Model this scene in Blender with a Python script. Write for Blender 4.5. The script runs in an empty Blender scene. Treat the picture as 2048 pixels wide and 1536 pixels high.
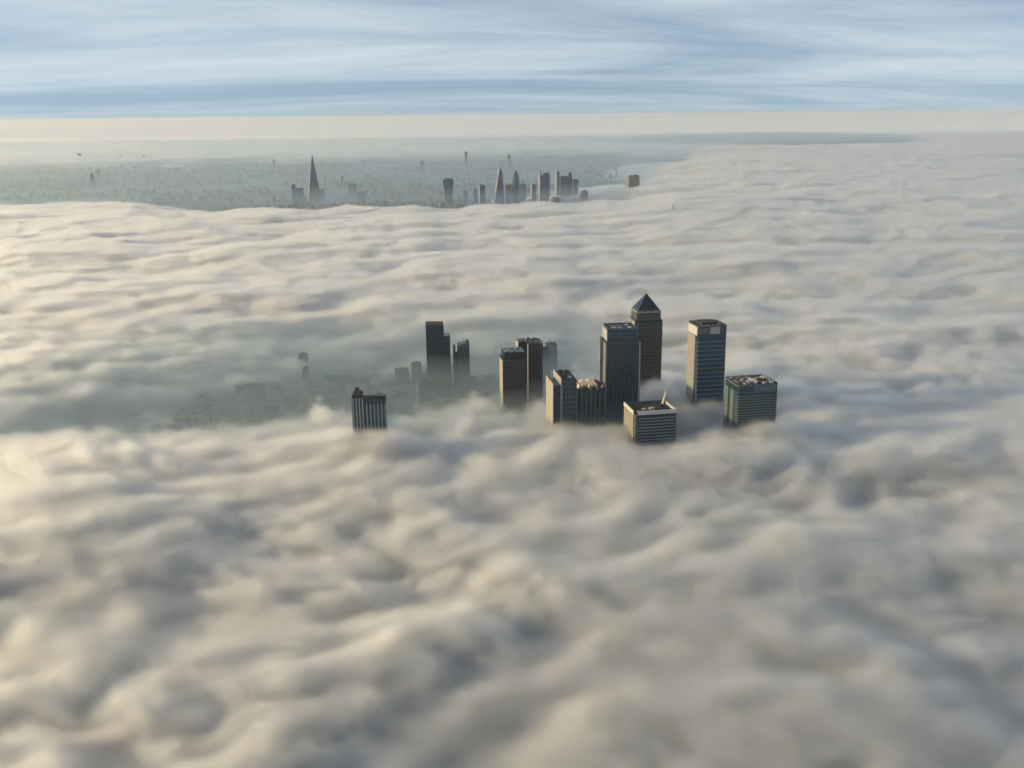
import bpy, bmesh, math, random
import numpy as np
from mathutils import Vector, Matrix, Euler

# ------------------------------------------------------------------ camera
CAM_H = 584.0
PITCH = 15.06            # degrees below the horizon
scene = bpy.context.scene
col = scene.collection
cd = bpy.data.cameras.new('camera')
cam = bpy.data.objects.new('camera', cd)
col.objects.link(cam)
cd.sensor_width = 36.0
cd.lens = 36.0 * 2000.0 / 2048.0
cd.clip_start = 5.0
cd.clip_end = 600000.0
cam.location = (0, 0, CAM_H)
cam.matrix_world = (Matrix.Translation((0, 0, CAM_H)) @
                    Euler((math.radians(90 - PITCH), 0, 0)).to_matrix().to_4x4() @
                    Matrix.Rotation(math.radians(-0.56), 4, 'Z'))
scene.camera = cam

# ------------------------------------------------------------------ light
SUN_EL = math.radians(13.0)
SUN_AZ = math.radians(-87.0)      # measured from +Y (the view direction), negative = left
sun_dir = Vector((math.sin(SUN_AZ) * math.cos(SUN_EL), math.cos(SUN_AZ) * math.cos(SUN_EL), math.sin(SUN_EL)))
sd = bpy.data.lights.new('sun', 'SUN')
sun = bpy.data.objects.new('sun', sd)
col.objects.link(sun)
sd.energy = 5.0
sd.angle = math.radians(0.5)
sd.color = (1.0, 0.77, 0.42)
sun.rotation_euler = sun_dir.to_track_quat('Z', 'Y').to_euler()

world = bpy.data.worlds.new('World')
scene.world = world
world.use_nodes = True
wt = world.node_tree
wt.nodes.clear()

def N(t, kind, **kw):
    n = t.nodes.new(kind)
    for k, v in kw.items():
        setattr(n, k, v)
    return n

def setin(n, **kw):
    for k, v in kw.items():
        n.inputs[k].default_value = v

w_out = N(wt, 'ShaderNodeOutputWorld')
w_bg = N(wt, 'ShaderNodeBackground')
w_sky = N(wt, 'ShaderNodeTexSky', sky_type='NISHITA', sun_disc=False)
w_sky.sun_elevation = SUN_EL
w_sky.sun_rotation = SUN_AZ
w_sky.altitude = 600
w_sky.air_density = 1.0
w_sky.dust_density = 0.2
w_sky.ozone_density = 2.5
w_bg.inputs['Strength'].default_value = 0.092
# thin streaks of high cloud laid on a level sheet far above, over the clear sky
w_tc = N(wt, 'ShaderNodeTexCoord')
w_sep = N(wt, 'ShaderNodeSeparateXYZ')
wt.links.new(w_tc.outputs['Generated'], w_sep.inputs[0])
def WM(op, a, b=None, c=None, clamp=False):
    n = N(wt, 'ShaderNodeMath', operation=op, use_clamp=clamp)
    for i, s in enumerate((a, b, c)):
        if s is None: continue
        if isinstance(s, (int, float)): n.inputs[i].default_value = s
        else: wt.links.new(s, n.inputs[i])
    return n.outputs[0]
w_z = WM('MAXIMUM', w_sep.outputs['Z'], 0.0)
w_up = N(wt, 'ShaderNodeCombineXYZ')
wt.links.new(w_sep.outputs['X'], w_up.inputs['X'])
wt.links.new(w_sep.outputs['Y'], w_up.inputs['Y'])
wt.links.new(WM('MULTIPLY_ADD', w_z, 0.8, 0.13), w_up.inputs['Z'])
w_nv = N(wt, 'ShaderNodeVectorMath', operation='NORMALIZE')
wt.links.new(w_up.outputs[0], w_nv.inputs[0])
wt.links.new(w_nv.outputs[0], w_sky.inputs['Vector'])
w_den = WM('ADD', w_z, 0.09)
w_p = N(wt, 'ShaderNodeCombineXYZ')
wt.links.new(WM('DIVIDE', w_sep.outputs['X'], w_den), w_p.inputs['X'])
wt.links.new(WM('DIVIDE', w_sep.outputs['Y'], w_den), w_p.inputs['Y'])
def w_noise(scale, rot, stretch, detail, dist, off):
    mp = N(wt, 'ShaderNodeMapping')
    mp.inputs['Rotation'].default_value = (0, 0, math.radians(rot))
    mp.inputs['Scale'].default_value = stretch
    mp.inputs['Location'].default_value = off
    wt.links.new(w_p.outputs[0], mp.inputs['Vector'])
    nz = N(wt, 'ShaderNodeTexNoise')
    setin(nz, Scale=scale, Detail=detail, Roughness=0.57, Distortion=dist)
    wt.links.new(mp.outputs[0], nz.inputs['Vector'])
    return nz.outputs[0]
w_a = w_noise(0.42, -27, (0.45, 1.0, 1), 9.0, 1.0, (2.0, 0.4, 0))
w_b = w_noise(1.5, -33, (0.3, 1.0, 1), 8.0, 0.8, (0.3, 5.1, 0))
w_c = WM('MULTIPLY_ADD', w_b, 0.28, WM('MULTIPLY', w_a, 1.02))
w_mr = N(wt, 'ShaderNodeMapRange', interpolation_type='SMOOTHSTEP')
setin(w_mr, **{'From Min': 0.42, 'From Max': 0.92, 'To Min': 0.24, 'To Max': 0.95})
wt.links.new(w_c, w_mr.inputs['Value'])
w_mix = N(wt, 'ShaderNodeMix', data_type='RGBA')
w_mix.inputs['B'].default_value = (5.9, 6.75, 7.35, 1)
wt.links.new(w_mr.outputs[0], w_mix.inputs['Factor'])
wt.links.new(w_sky.outputs[0], w_mix.inputs['A'])
wt.links.new(w_mix.outputs['Result'], w_bg.inputs['Color'])
wt.links.new(w_bg.outputs[0], w_out.inputs['Surface'])

vs = scene.view_settings
scene.display_settings.display_device = 'sRGB'
vs.view_transform = 'Standard'
vs.look = 'None'
vs.gamma = 1.0
vs.exposure = 0.3
vs.use_curve_mapping = False

cy = scene.cycles
cy.use_denoising = True
cy.denoiser = 'OPENIMAGEDENOISE'
cy.denoising_input_passes = 'RGB_ALBEDO_NORMAL'
cy.denoising_prefilter = 'ACCURATE'
cy.use_adaptive_sampling = True
cy.adaptive_threshold = 0.12
cy.adaptive_min_samples = 52
cy.max_bounces = 12
cy.volume_bounces = 10
cy.diffuse_bounces = 3
cy.glossy_bounces = 3
cy.transmission_bounces = 3
cy.transparent_max_bounces = 8
cy.volume_step_rate = 1.3
cy.volume_max_steps = 256
# ------------------------------------------------------------------ noise in numpy
def _hash(ix, iy, seed):
    h = (ix.astype(np.int64) * 374761393 + iy.astype(np.int64) * 668265263 + seed * 974711) & 0xFFFFFFFF
    h = ((h ^ (h >> 13)) * 1274126177) & 0xFFFFFFFF
    return ((h ^ (h >> 16)) & 0xFFFF) / 65535.0 * (2 * np.pi)

def perlin(x, y, seed=0):
    x0 = np.floor(x); y0 = np.floor(y)
    fx = x - x0; fy = y - y0
    u = fx * fx * fx * (fx * (fx * 6 - 15) + 10)
    v = fy * fy * fy * (fy * (fy * 6 - 15) + 10)
    out = 0.0
    for dx in (0, 1):
        for dy in (0, 1):
            a = _hash(x0 + dx, y0 + dy, seed)
            g = np.cos(a) * (fx - dx) + np.sin(a) * (fy - dy)
            out = out + g * (u if dx else 1 - u) * (v if dy else 1 - v)
    return out * 1.5

def fbm(x, y, seed, octaves=4, gain=0.5, lac=2.03):
    s = 0.0; a = 1.0
    for i in range(octaves):
        s = s + a * perlin(x, y, seed + i * 17)
        x = x * lac + 3.1; y = y * lac - 1.7; a *= gain
    return s

def smooth(a, b, x):
    t = np.clip((x - a) / (b - a), 0, 1)
    return t * t * (3 - 2 * t)

def blob(x, y, cx, cy, rx, ry, rot=0.0):
    """1 inside, 0 outside a soft ellipse"""
    c, s = math.cos(math.radians(rot)), math.sin(math.radians(rot))
    u = ((x - cx) * c + (y - cy) * s) / rx
    v = (-(x - cx) * s + (y - cy) * c) / ry
    return np.exp(-(u * u + v * v))

# ------------------------------------------------------------------ the top of the fog
def roughness(x, y):
    """calmer and rougher stretches of the fog top"""
    k = np.clip(0.55 + 0.95 * fbm(x / 420, y / 300, 83, 2), 0.12, 1.3)
    far = smooth(1300, 2400, np.hypot(x, y))
    return 0.9 * k * (1 - far) + far * (0.6 + 0.45 * k)

def fog_height(x, y):
    """height of the top of the fog bank above the ground, in metres, at world x, y"""
    r = np.hypot(x, y)
    # slow swells
    wx = x + 90 * fbm(x / 500, y / 500, 3, 2)
    wy = y + 90 * fbm(x / 500, y / 500, 9, 2)
    h = 74 + 20 * fbm(wx / 760, wy / 640, 11, 3)
    # rolls, drawn out along the wind (up-right in the picture)
    a = math.radians(32)
    ca, sa = math.cos(a), math.sin(a)
    u = wx * ca + wy * sa
    v = -wx * sa + wy * ca
    near = 1 - smooth(1500, 3000, r)
    h = h + 11 * fbm(u / 330, v / 190, 21, 3)
    # rounded billows with creases between
    b = 1 - np.abs(perlin(u / 150, v / 95, 31)) * 2
    b2 = 1 - np.abs(perlin(u / 66 + 5, v / 46, 37)) * 2
    rug = roughness(x, y)
    h = h + near * (6 * b + rug * (5 * b2 + 2.5 * fbm(x / 34, y / 30, 43, 2)))
    far = (1 - near) * (1 - 0.6 * smooth(9000, 20000, r))
    fu = wx / 520; fv = wy / 260
    b3 = 1 - np.abs(perlin(fu, fv, 41)) * 2
    h = h + far * (3 * b3 + 6 * fbm(wx / 260, wy / 190, 47, 4) + 9 * fbm(x / 620, y / 420, 49, 2))
    # hollows
    hollow = 1.1 * blob(x, y, -430, 1905, 400, 180, 8) + 0.9 * blob(x, y, -120, 2080, 330, 150, 10)
    hollow = hollow + 0.85 * blob(x, y, 310, 1690, 140, 80, 10) + 0.5 * blob(x, y, 100, 1800, 150, 80, 0)
    hollow = hollow + 0.26 * blob(x, y, -880, 1730, 330, 70, 12) + 0.28 * blob(x, y, -250, 2330, 600, 300, 4)
    n = fbm(x / 130, y / 95, 55, 3)
    hollow = np.clip(hollow * (1 + 0.6 * n), 0, 1.1)
    h = h - 86 * hollow
    # crests just in front of the hollows
    h = h + 16 * blob(x, y, -420, 1640, 420, 70, 8) + 12 * blob(x, y, 420, 1430, 350, 60, 8) + 20 * blob(x, y, -235, 1525, 90, 40, 4) + 18 * blob(x, y, 430, 1545, 90, 45, 8) - 34 * blob(x, y, 235, 1530, 85, 45, 6)
    # puffs and steam standing up beside the towers and along the rim
    h = h + 42 * blob(x, y, -62, 1800, 34, 30) + 34 * blob(x, y, -335, 1690, 60, 32) + 30 * blob(x, y, -440, 1712, 42, 26)
    h = h + 70 * blob(x, y, 122, 1905, 34, 30) + 26 * blob(x, y, 305, 1745, 60, 30) + 30 * blob(x, y, 40, 1720, 45, 28) + 40 * blob(x, y, 268, 1840, 38, 24)
    # the clearing over the far city
    x, y = x / 1.055, y / 1.055
    e = 500 * fbm(x / 1500, y / 900, 61, 3)
    edge_near = 5500 + 0.28 * np.clip(x + 300, 0, None) + 500 * smooth(-1200, -2800, x) + e * 0.4
    edge_far = 14200 + e * 2.5 + 0.25 * x
    edge_right = 500 + 0.24 * (y - 6000) + e * 1.2
    clear = smooth(-100, 700, y - edge_near) * smooth(0, 1800, edge_far - y) * smooth(-700, 1100, edge_right - x)
    streak = blob(x, y, 5200, 20600, 3300, 3900, 0)
    h = h - 130 * clear - 150 * streak
    far2 = smooth(6000, 16000, r)
    h = h + far2 * 25 * fbm(x / 2600, y / 1600, 71, 3)
    return h

def wispiness(x, y):
    """where the top of the fog is torn into puffs and steam: by the towers and along the rim of the hollow"""
    w = 0.9 * blob(x, y, -300, 1690, 420, 70, 4) + 0.5 * blob(x, y, 230, 1690, 330, 130, 8) + 0.9 * blob(x, y, 0, 1850, 260, 120, 4)
    w = w + 1.2 * blob(x, y, 125, 1890, 60, 45, 0) + 0.55 * blob(x, y, -450, 1900, 480, 170, 8) + 0.5 * blob(x, y, -850, 1720, 350, 60, 12)
    return np.clip(w, 0, 1.3)
def mat(name):
    m = bpy.data.materials.new(name)
    m.use_nodes = True
    m.node_tree.nodes.clear()
    return m, m.node_tree

def link(t, a, b):
    t.links.new(a, b)

# fog volume material
def volume_mat(name, density, color=(0.985, 0.985, 0.985), g=0.35, attr=True):
    m, t = mat(name)
    o = N(t, 'ShaderNodeOutputMaterial')
    v = N(t, 'ShaderNodeVolumePrincipled')
    v.inputs['Color'].default_value = (*color, 1)
    v.inputs['Density'].default_value = density
    v.inputs['Anisotropy'].default_value = g
    v.inputs['Density Attribute'].default_value = 'density' if attr else ''
    link(t, v.outputs[0], o.inputs['Volume'])
    return m

def height_image(name, x0, x1, y0, y1, step):
    nx = int(round((x1 - x0) / step)); ny = int(round((y1 - y0) / step))
    xs = x0 + (np.arange(nx) + 0.5) * (x1 - x0) / nx
    ys = y0 + (np.arange(ny) + 0.5) * (y1 - y0) / ny
    X, Y = np.meshgrid(xs, ys)
    H = fog_height(X, Y)
    C = volume_cover(X, Y)
    im = bpy.data.images.new(name, nx, ny, alpha=True, float_buffer=True, is_data=True)
    px = np.ones((ny, nx, 4), np.float32)
    px[..., 0] = H
    px[..., 1] = C
    px[..., 2] = wispiness(X, Y)
    px[..., 3] = roughness(X, Y)
    im.pixels.foreach_set(px.ravel())
    im.update()
    return im

def volume_cover(x, y):
    """1 where the airy upper layer of the fog is built, 0 where only the fog bank itself is"""
    k = smooth(560, 640, y) * (1 - smooth(19000, 31000, y))
    k = k * (1 - smooth(0.61, 0.69, np.abs(x) / (np.abs(y) + 260)))
    return k

def fog_volume(name, x0, x1, y0, y1, z0, z1, vox, zvox, img, ext, material, amp, nscale, puff, puff_amp):
    me = bpy.data.meshes.new(name)
    ob = bpy.data.objects.new(name, me)
    col.objects.link(ob)
    g = bpy.data.node_groups.new(name, 'GeometryNodeTree')
    g.interface.new_socket('Geometry', in_out='OUTPUT', socket_type='NodeSocketGeometry')
    go = N(g, 'NodeGroupOutput')
    vc = N(g, 'GeometryNodeVolumeCube')
    vc.inputs['Min'].default_value = (x0, y0, z0)
    vc.inputs['Max'].default_value = (x1, y1, z1)
    vc.inputs['Resolution X'].default_value = int((x1 - x0) / vox)
    vc.inputs['Resolution Y'].default_value = int((y1 - y0) / vox)
    vc.inputs['Resolution Z'].default_value = int((z1 - z0) / zvox)
    pos = N(g, 'GeometryNodeInputPosition')
    sep = N(g, 'ShaderNodeSeparateXYZ'); link(g, pos.outputs[0], sep.inputs[0])
    mr = N(g, 'ShaderNodeMapRange', data_type='FLOAT_VECTOR')
    link(g, pos.outputs[0], mr.inputs['Vector'])
    ex = ext
    mr.inputs[7].default_value = (ex[0], ex[2], 0)
    mr.inputs[8].default_value = (ex[1], ex[3], 1)
    im = N(g, 'GeometryNodeImageTexture', interpolation='Linear', extension='EXTEND')
    im.inputs['Image'].default_value = img
    link(g, mr.outputs['Vector'], im.inputs['Vector'])
    sc = N(g, 'FunctionNodeSeparateColor'); link(g, im.outputs['Color'], sc.inputs[0])
    def M(op, a, b=None, c=None, clamp=False):
        n = N(g, 'ShaderNodeMath', operation=op, use_clamp=clamp)
        for i, s in enumerate((a, b, c)):
            if s is None: continue
            if isinstance(s, (int, float)): n.inputs[i].default_value = s
            else: link(g, s, n.inputs[i])
        return n.outputs[0]
    nz = N(g, 'ShaderNodeTexNoise', noise_dimensions='3D')
    nz.inputs['Scale'].default_value = 1.0 / nscale
    nz.inputs['Detail'].default_value = 3.0
    nz.inputs['Roughness'].default_value = 0.55
    nz.inputs['Distortion'].default_value = 0.4
    st = N(g, 'ShaderNodeVectorMath', operation='MULTIPLY'); st.inputs[1].default_value = (0.8, 1.0, 1.3)
    link(g, pos.outputs[0], st.inputs[0]); link(g, st.outputs[0], nz.inputs['Vector'])
    nf = nz.outputs[0]
    # rounded puffs
    vo = N(g, 'ShaderNodeTexVoronoi', voronoi_dimensions='3D', feature='F1')
    vo.inputs['Scale'].default_value = 1.0 / puff
    wv = N(g, 'ShaderNodeVectorMath', operation='MULTIPLY_ADD')
    wv.inputs[1].default_value = (puff * 0.9,) * 3
    link(g, nz.outputs[1], wv.inputs[0]); link(g, st.outputs[0], wv.inputs[2])
    link(g, wv.outputs[0], vo.inputs['Vector'])
    v2 = N(g, 'ShaderNodeTexVoronoi', voronoi_dimensions='3D', feature='F1')
    v2.inputs['Scale'].default_value = 2.3 / puff
    link(g, wv.outputs[0], v2.inputs['Vector'])
    bump = M('MULTIPLY_ADD', M('SUBTRACT', 0.45, v2.outputs['Distance']), 0.5, M('SUBTRACT', 0.45, vo.outputs['Distance']))
    top = M('MULTIPLY_ADD', bump, M('MULTIPLY', im.outputs['Alpha'], puff_amp), sc.outputs['Red'])
    # distance below the ragged top
    wild = M('MULTIPLY_ADD', sc.outputs['Blue'], 95.0, amp * 2)
    d = M('SUBTRACT', M('MULTIPLY_ADD', M('SUBTRACT', nf, 0.5), wild, top), sep.outputs['Z'])
    dens = M('SMOOTH_MIN', M('DIVIDE', M('ADD', d, 3.0), M('MULTIPLY_ADD', sc.outputs['Blue'], 14.0, 16.0)), 1.0, 0.2)
    dens = M('MAXIMUM', dens, 0.0)
    dens = M('MULTIPLY', M('MULTIPLY', dens, dens), sc.outputs['Green'])
    link(g, dens, vc.inputs['Density'])
    sm = N(g, 'GeometryNodeSetMaterial')
    sm.inputs['Material'].default_value = material
    link(g, vc.outputs[0], sm.inputs['Geometry'])
    link(g, sm.outputs[0], go.inputs[0])
    md = ob.modifiers.new('fog', 'NODES')
    md.node_group = g
    ob['kind'] = 'stuff'
    return ob

fog_near = volume_mat('fog_volume_near', 0.165, g=0.77)
fog_vol = volume_mat('fog_volume', 0.17, g=0.79)
EXT_N = (-1800.0, 1800.0, 500.0, 2600.0)
EXT_F = (-4400.0, 4400.0, 2400.0, 6500.0)
EXT_C = (-10500.0, 10500.0, 6000.0, 15500.0)
EXT_D = (-21500.0, 21500.0, 15000.0, 32500.0)
img_n = height_image('fog_height_near', *EXT_N, 5.0)
fog_volume('fog', -1120, 1120, 560, 1400, -5, 150, 5.5, 5, img_n, EXT_N, fog_near, 9, 32, 68, 19)
fog_volume('fog', -1780, 1780, 1400, 2500, -5, 150, 8, 6.5, img_n, EXT_N, fog_near, 10, 38, 68, 19)
fog_volume('fog', -4300, 4300, 2500, 6200, -5, 135, 17, 9, height_image('fog_height_far', *EXT_F, 12.0), EXT_F, fog_vol, 11, 55, 80, 17)
fog_volume('fog', -10300, 10300, 6200, 15200, -5, 145, 42, 11, height_image('fog_height_farther', *EXT_C, 32.0), EXT_C, fog_vol, 11, 140, 190, 22)
fog_volume('fog', -21000, 21000, 15200, 32000, -5, 150, 95, 13, height_image('fog_height_farthest', *EXT_D, 70.0), EXT_D, fog_vol, 8, 400, 500, 8)

# the solid body of the fog bank
def fog_bank():
    ang = np.concatenate([np.linspace(-180, -42, 60, endpoint=False), np.linspace(-42, 42, 500, endpoint=False), np.linspace(42, 180, 60)])
    rad = np.concatenate([np.linspace(30, 500, 12, endpoint=False), np.geomspace(500, 7000, 460, endpoint=False), np.geomspace(7000, 30000, 160, endpoint=False), np.geomspace(30000, 180000, 40)])
    A, R = np.meshgrid(np.radians(ang), rad)
    X = R * np.sin(A); Y = R * np.cos(A)
    H = fog_height(X, Y)
    C = volume_cover(X, Y)
    Z = H - 60 * C
    nr, na = A.shape
    v = np.stack([X, Y, Z], -1).reshape(-1, 3)
    i = np.arange(nr * na).reshape(nr, na)
    q = np.stack([i[:-1, :-1], i[:-1, 1:], i[1:, 1:], i[1:, :-1]], -1).reshape(-1, 4)[:, ::-1]
    me = bpy.data.meshes.new('fog_bank')
    me.vertices.add(len(v)); me.vertices.foreach_set('co', v.astype(np.float32).ravel())
    me.loops.add(q.size); me.loops.foreach_set('vertex_index', q.astype(np.int32).ravel())
    me.polygons.add(len(q)); me.polygons.foreach_set('loop_start', (np.arange(len(q)) * 4).astype(np.int32))
    me.polygons.foreach_set('use_smooth', np.ones(len(q), bool))
    me.update(calc_edges=True)
    ob = bpy.data.objects.new('fog_bank', me)
    col.objects.link(ob)
    ob['kind'] = 'stuff'
    m, t = mat('fog_body')
    o = N(t, 'ShaderNodeOutputMaterial')
    b = N(t, 'ShaderNodeBsdfPrincipled')
    setin(b, **{'Base Color': (0.93, 0.93, 0.93, 1), 'Roughness': 1.0, 'Specular IOR Level': 0.0})
    link(t, b.outputs[0], o.inputs['Surface'])
    me.materials.append(m)
    return ob
fog_bank()

def box(name, x0, x1, y0, y1, z0, z1):
    bm = bmesh.new()
    bmesh.ops.create_cube(bm, size=1)
    for v in bm.verts:
        v.co = Vector((x0 + (v.co.x + .5) * (x1 - x0), y0 + (v.co.y + .5) * (y1 - y0), z0 + (v.co.z + .5) * (z1 - z0)))
    me = bpy.data.meshes.new(name); bm.to_mesh(me); bm.free()
    ob = bpy.data.objects.new(name, me); col.objects.link(ob)
    return ob
gr = box('ground', -180000, 180000, -180000, 180000, -3, 0)
gm, t = mat('ground'); o = N(t, 'ShaderNodeOutputMaterial'); b = N(t, 'ShaderNodeBsdfPrincipled')
b.inputs['Base Color'].default_value = (0.07, 0.075, 0.07, 1); link(t, b.outputs[0], o.inputs['Surface'])
gr.data.materials.append(gm)
gr['kind'] = 'structure'
# ------------------------------------------------------------------ materials for the buildings
def surf(name, color, rough=0.6, spec=0.4, metal=0.0, vary=0.25, scale=0.15, stretch=(1, 1, 1)):
    """plain cladding, glass, steel or roofing with some unevenness of tone"""
    m, t = mat(name)
    o = N(t, 'ShaderNodeOutputMaterial')
    b = N(t, 'ShaderNodeBsdfPrincipled')
    tc = N(t, 'ShaderNodeTexCoord')
    mp = N(t, 'ShaderNodeMapping')
    mp.inputs['Scale'].default_value = stretch
    nz = N(t, 'ShaderNodeTexNoise')
    setin(nz, Scale=scale, Detail=4.0, Roughness=0.6)
    mr = N(t, 'ShaderNodeMapRange')
    setin(mr, **{'From Min': 0.3, 'From Max': 0.7, 'To Min': 1 - vary, 'To Max': 1 + vary})
    mx = N(t, 'ShaderNodeMix', data_type='RGBA', blend_type='MULTIPLY')
    mx.inputs['Factor'].default_value = 1.0
    mx.inputs['A'].default_value = (*color, 1)
    link(t, tc.outputs['Object'], mp.inputs['Vector'])
    link(t, mp.outputs[0], nz.inputs['Vector'])
    link(t, nz.outputs[0], mr.inputs['Value'])
    link(t, mr.outputs[0], mx.inputs['B'])
    link(t, mx.outputs['Result'], b.inputs['Base Color'])
    setin(b, **{'Roughness': rough, 'Specular IOR Level': spec, 'Metallic': metal})
    link(t, b.outputs[0], o.inputs['Surface'])
    return m

FL = (0.3, 0.3, 2.2)
MT = {
    'dark_glass': surf('dark_glass', (0.006, 0.018, 0.032), 0.22, 0.35, 0, 0.5, 0.12, FL),
    'green_glass': surf('green_glass', (0.006, 0.028, 0.038), 0.2, 0.35, 0, 0.5, 0.12, FL),
    'blue_glass': surf('blue_glass', (0.004, 0.032, 0.066), 0.2, 0.4, 0, 0.5, 0.12, FL),
    'steel': surf('brushed_steel', (0.066, 0.07, 0.074), 0.45, 0.5, 0.2, 0.15),
    'pale_metal': surf('pale_metal_cladding', (0.30, 0.30, 0.29), 0.5, 0.4, 0, 0.12),
    'grey_metal': surf('grey_metal_cladding', (0.05, 0.085, 0.11), 0.5, 0.4, 0, 0.15),
    'green_metal': surf('green_grey_cladding', (0.075, 0.10, 0.105), 0.5, 0.4, 0, 0.15),
    'stone': surf('pale_stone_sunlit', (0.27, 0.255, 0.22), 0.8, 0.2, 0, 0.15),  # real stone, and also sunlight painted on the towers' left faces
    'brown_stone': surf('brown_stone', (0.05, 0.05, 0.05), 0.7, 0.3, 0, 0.15),
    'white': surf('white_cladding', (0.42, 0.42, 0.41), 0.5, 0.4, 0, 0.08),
    'silver': surf('silver_cladding', (0.15, 0.165, 0.18), 0.5, 0.4, 0, 0.15),
    'teal': surf('teal_cladding', (0.05, 0.115, 0.145), 0.5, 0.4, 0, 0.15),
    'roof': surf('dark_roofing', (0.035, 0.034, 0.036), 0.9, 0.2, 0, 0.4),
    'plant': surf('plant_grey', (0.11, 0.11, 0.11), 0.7, 0.3, 0, 0.3),
    'pyramid': surf('pyramid_steel', (0.006, 0.010, 0.030), 0.3, 0.2, 0.0, 0.15),
    'rose': surf('sandy_roof_sheet', (0.52, 0.40, 0.31), 0.6, 0.3, 0, 0.15),
    'far_blue': surf('far_blue_glass', (0.008, 0.04, 0.11), 0.3, 0.5, 0, 0.3, 0.05, FL),
    'far_pale': surf('far_pale_sunlit', (0.40, 0.41, 0.40), 0.4, 0.5, 0, 0.15, 0.05),  # pale buildings, and sunlight put into the left sides of far towers
    'far_grey': surf('far_grey_concrete', (0.14, 0.14, 0.14), 0.8, 0.3, 0, 0.3, 0.05, FL),
    'far_red': surf('far_red_brick', (0.15, 0.09, 0.08), 0.8, 0.3, 0, 0.3, 0.05, FL),
}

# ------------------------------------------------------------------ shapes
def new_obj(name, me, material, parent=None):
    o = bpy.data.objects.new(name, me)
    col.objects.link(o)
    if material is not None and not me.materials:
        me.materials.append(material)
    if parent is not None:
        o.parent = parent
    return o

def mesh_of(name, bm):
    me = bpy.data.meshes.new(name)
    bm.normal_update()
    bm.to_mesh(me)
    bm.free()
    return me

def prism(bm, pts, z0, z1, top=1.0, cx=None, cy=None):
    """upright prism over the outline pts (anticlockwise), its top scaled about cx, cy"""
    n = len(pts)
    if cx is None:
        cx = sum(p[0] for p in pts) / n
        cy = sum(p[1] for p in pts) / n
    lo = [bm.verts.new((x, y, z0)) for x, y in pts]
    hi = [bm.verts.new((cx + (x - cx) * top, cy + (y - cy) * top, z1)) for x, y in pts]
    bm.faces.new(lo[::-1])
    bm.faces.new(hi)
    for i in range(n):
        j = (i + 1) % n
        bm.faces.new((lo[i], lo[j], hi[j], hi[i]))

def rect(x0, x1, y0, y1):
    return [(x0, y0), (x1, y0), (x1, y1), (x0, y1)]

def notched(x0, x1, y0, y1, c):
    return [(x0 + c, y0), (x1 - c, y0), (x1 - c, y0 + c), (x1, y0 + c), (x1, y1 - c), (x1 - c, y1 - c),
            (x1 - c, y1), (x0 + c, y1), (x0 + c, y1 - c), (x0, y1 - c), (x0, y0 + c), (x0 + c, y0 + c)]

def rounded(x0, x1, y0, y1, r, k=4):
    out = []
    for cx, cy, a0 in ((x1 - r, y0 + r, -90), (x1 - r, y1 - r, 0), (x0 + r, y1 - r, 90), (x0 + r, y0 + r, 180)):
        for i in range(k + 1):
            a = math.radians(a0 + 90 * i / k)
            out.append((cx + r * math.cos(a), cy + r * math.sin(a)))
    return out

def part(root, name, material, pts, z0, z1, top=1.0, label=None):
    bm = bmesh.new()
    prism(bm, pts, z0, z1, top)
    o = new_obj(name, mesh_of(name, bm), material, root)
    if label:
        o['label'] = label
    return o

def tag(o, label, cat, group=None, kind=None):
    o['label'] = label
    o['category'] = cat
    if group: o['group'] = group
    if kind: o['kind'] = kind
    return o

def thing(name, label, cat, loc, rot=0.0, group=None):
    o = bpy.data.objects.new(name, None)
    col.objects.link(o)
    far = 1.055 if loc[1] > 5000 else 1.0          # the far city was paced out a little short
    o.location = (loc[0] * far, loc[1] * far, loc[2])
    o.scale = (far, far, 1 + (far - 1) / 2)
    o.rotation_euler = (0, 0, math.radians(rot))
    o.empty_display_size = 5
    return tag(o, label, cat, group)

def ring_mesh(name, pts, h, t):
    """a band of height h standing proud of the outline by t"""
    bm = bmesh.new()
    n = len(pts)
    cx = sum(p[0] for p in pts) / n; cy = sum(p[1] for p in pts) / n
    def grow(p, d):
        return (p[0] + math.copysign(d, p[0] - cx), p[1] + math.copysign(d, p[1] - cy))
    loops = []
    for d, z in ((-0.3, 0), (t, 0), (t, h), (-0.3, h)):
        loops.append([bm.verts.new((*grow(p, d), z)) for p in pts])
    for k in range(4):
        a, b = loops[k], loops[(k + 1) % 4]
        for i in range(n):
            j = (i + 1) % n
            bm.faces.new((a[i], a[j], b[j], b[i]))
    bmesh.ops.recalc_face_normals(bm, faces=bm.faces)
    return mesh_of(name, bm)

def bands(root, material, pts, z0, z1, step, h, t, name='floor_band'):
    me = ring_mesh(name, pts, h, t)
    z = z0
    while z + h <= z1:
        o = new_obj(name, me, material, root)
        o.location = (0, 0, z)
        z += step

def box_mesh(name, sx, sy, sz):
    bm = bmesh.new()
    prism(bm, rect(-sx / 2, sx / 2, -sy / 2, sy / 2), 0, sz)
    return mesh_of(name, bm)

def mullions(root, material, x0, x1, y0, y1, z0, z1, step, w, t, faces='flrb', name='mullion'):
    """upright ribs on the faces: f front, l left, r right, b back"""
    me = box_mesh(name, w, w, z1 - z0)
    def put(x, y):
        o = new_obj(name, me, material, root)
        o.location = (x, y, z0)
    off = w / 2 - t
    nx = max(1, round((x1 - x0) / step)); ny = max(1, round((y1 - y0) / step))
    for i in range(nx + 1):
        x = x0 + w * 0.7 + (x1 - x0 - 1.4 * w) * i / nx
        if 'f' in faces: put(x, y0 + off)
        if 'b' in faces: put(x, y1 - off)
    for i in range(ny + 1):
        y = y0 + w * 0.7 + (y1 - y0 - 1.4 * w) * i / ny
        if 'l' in faces: put(x0 + off, y)
        if 'r' in faces: put(x1 - off, y)

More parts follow.
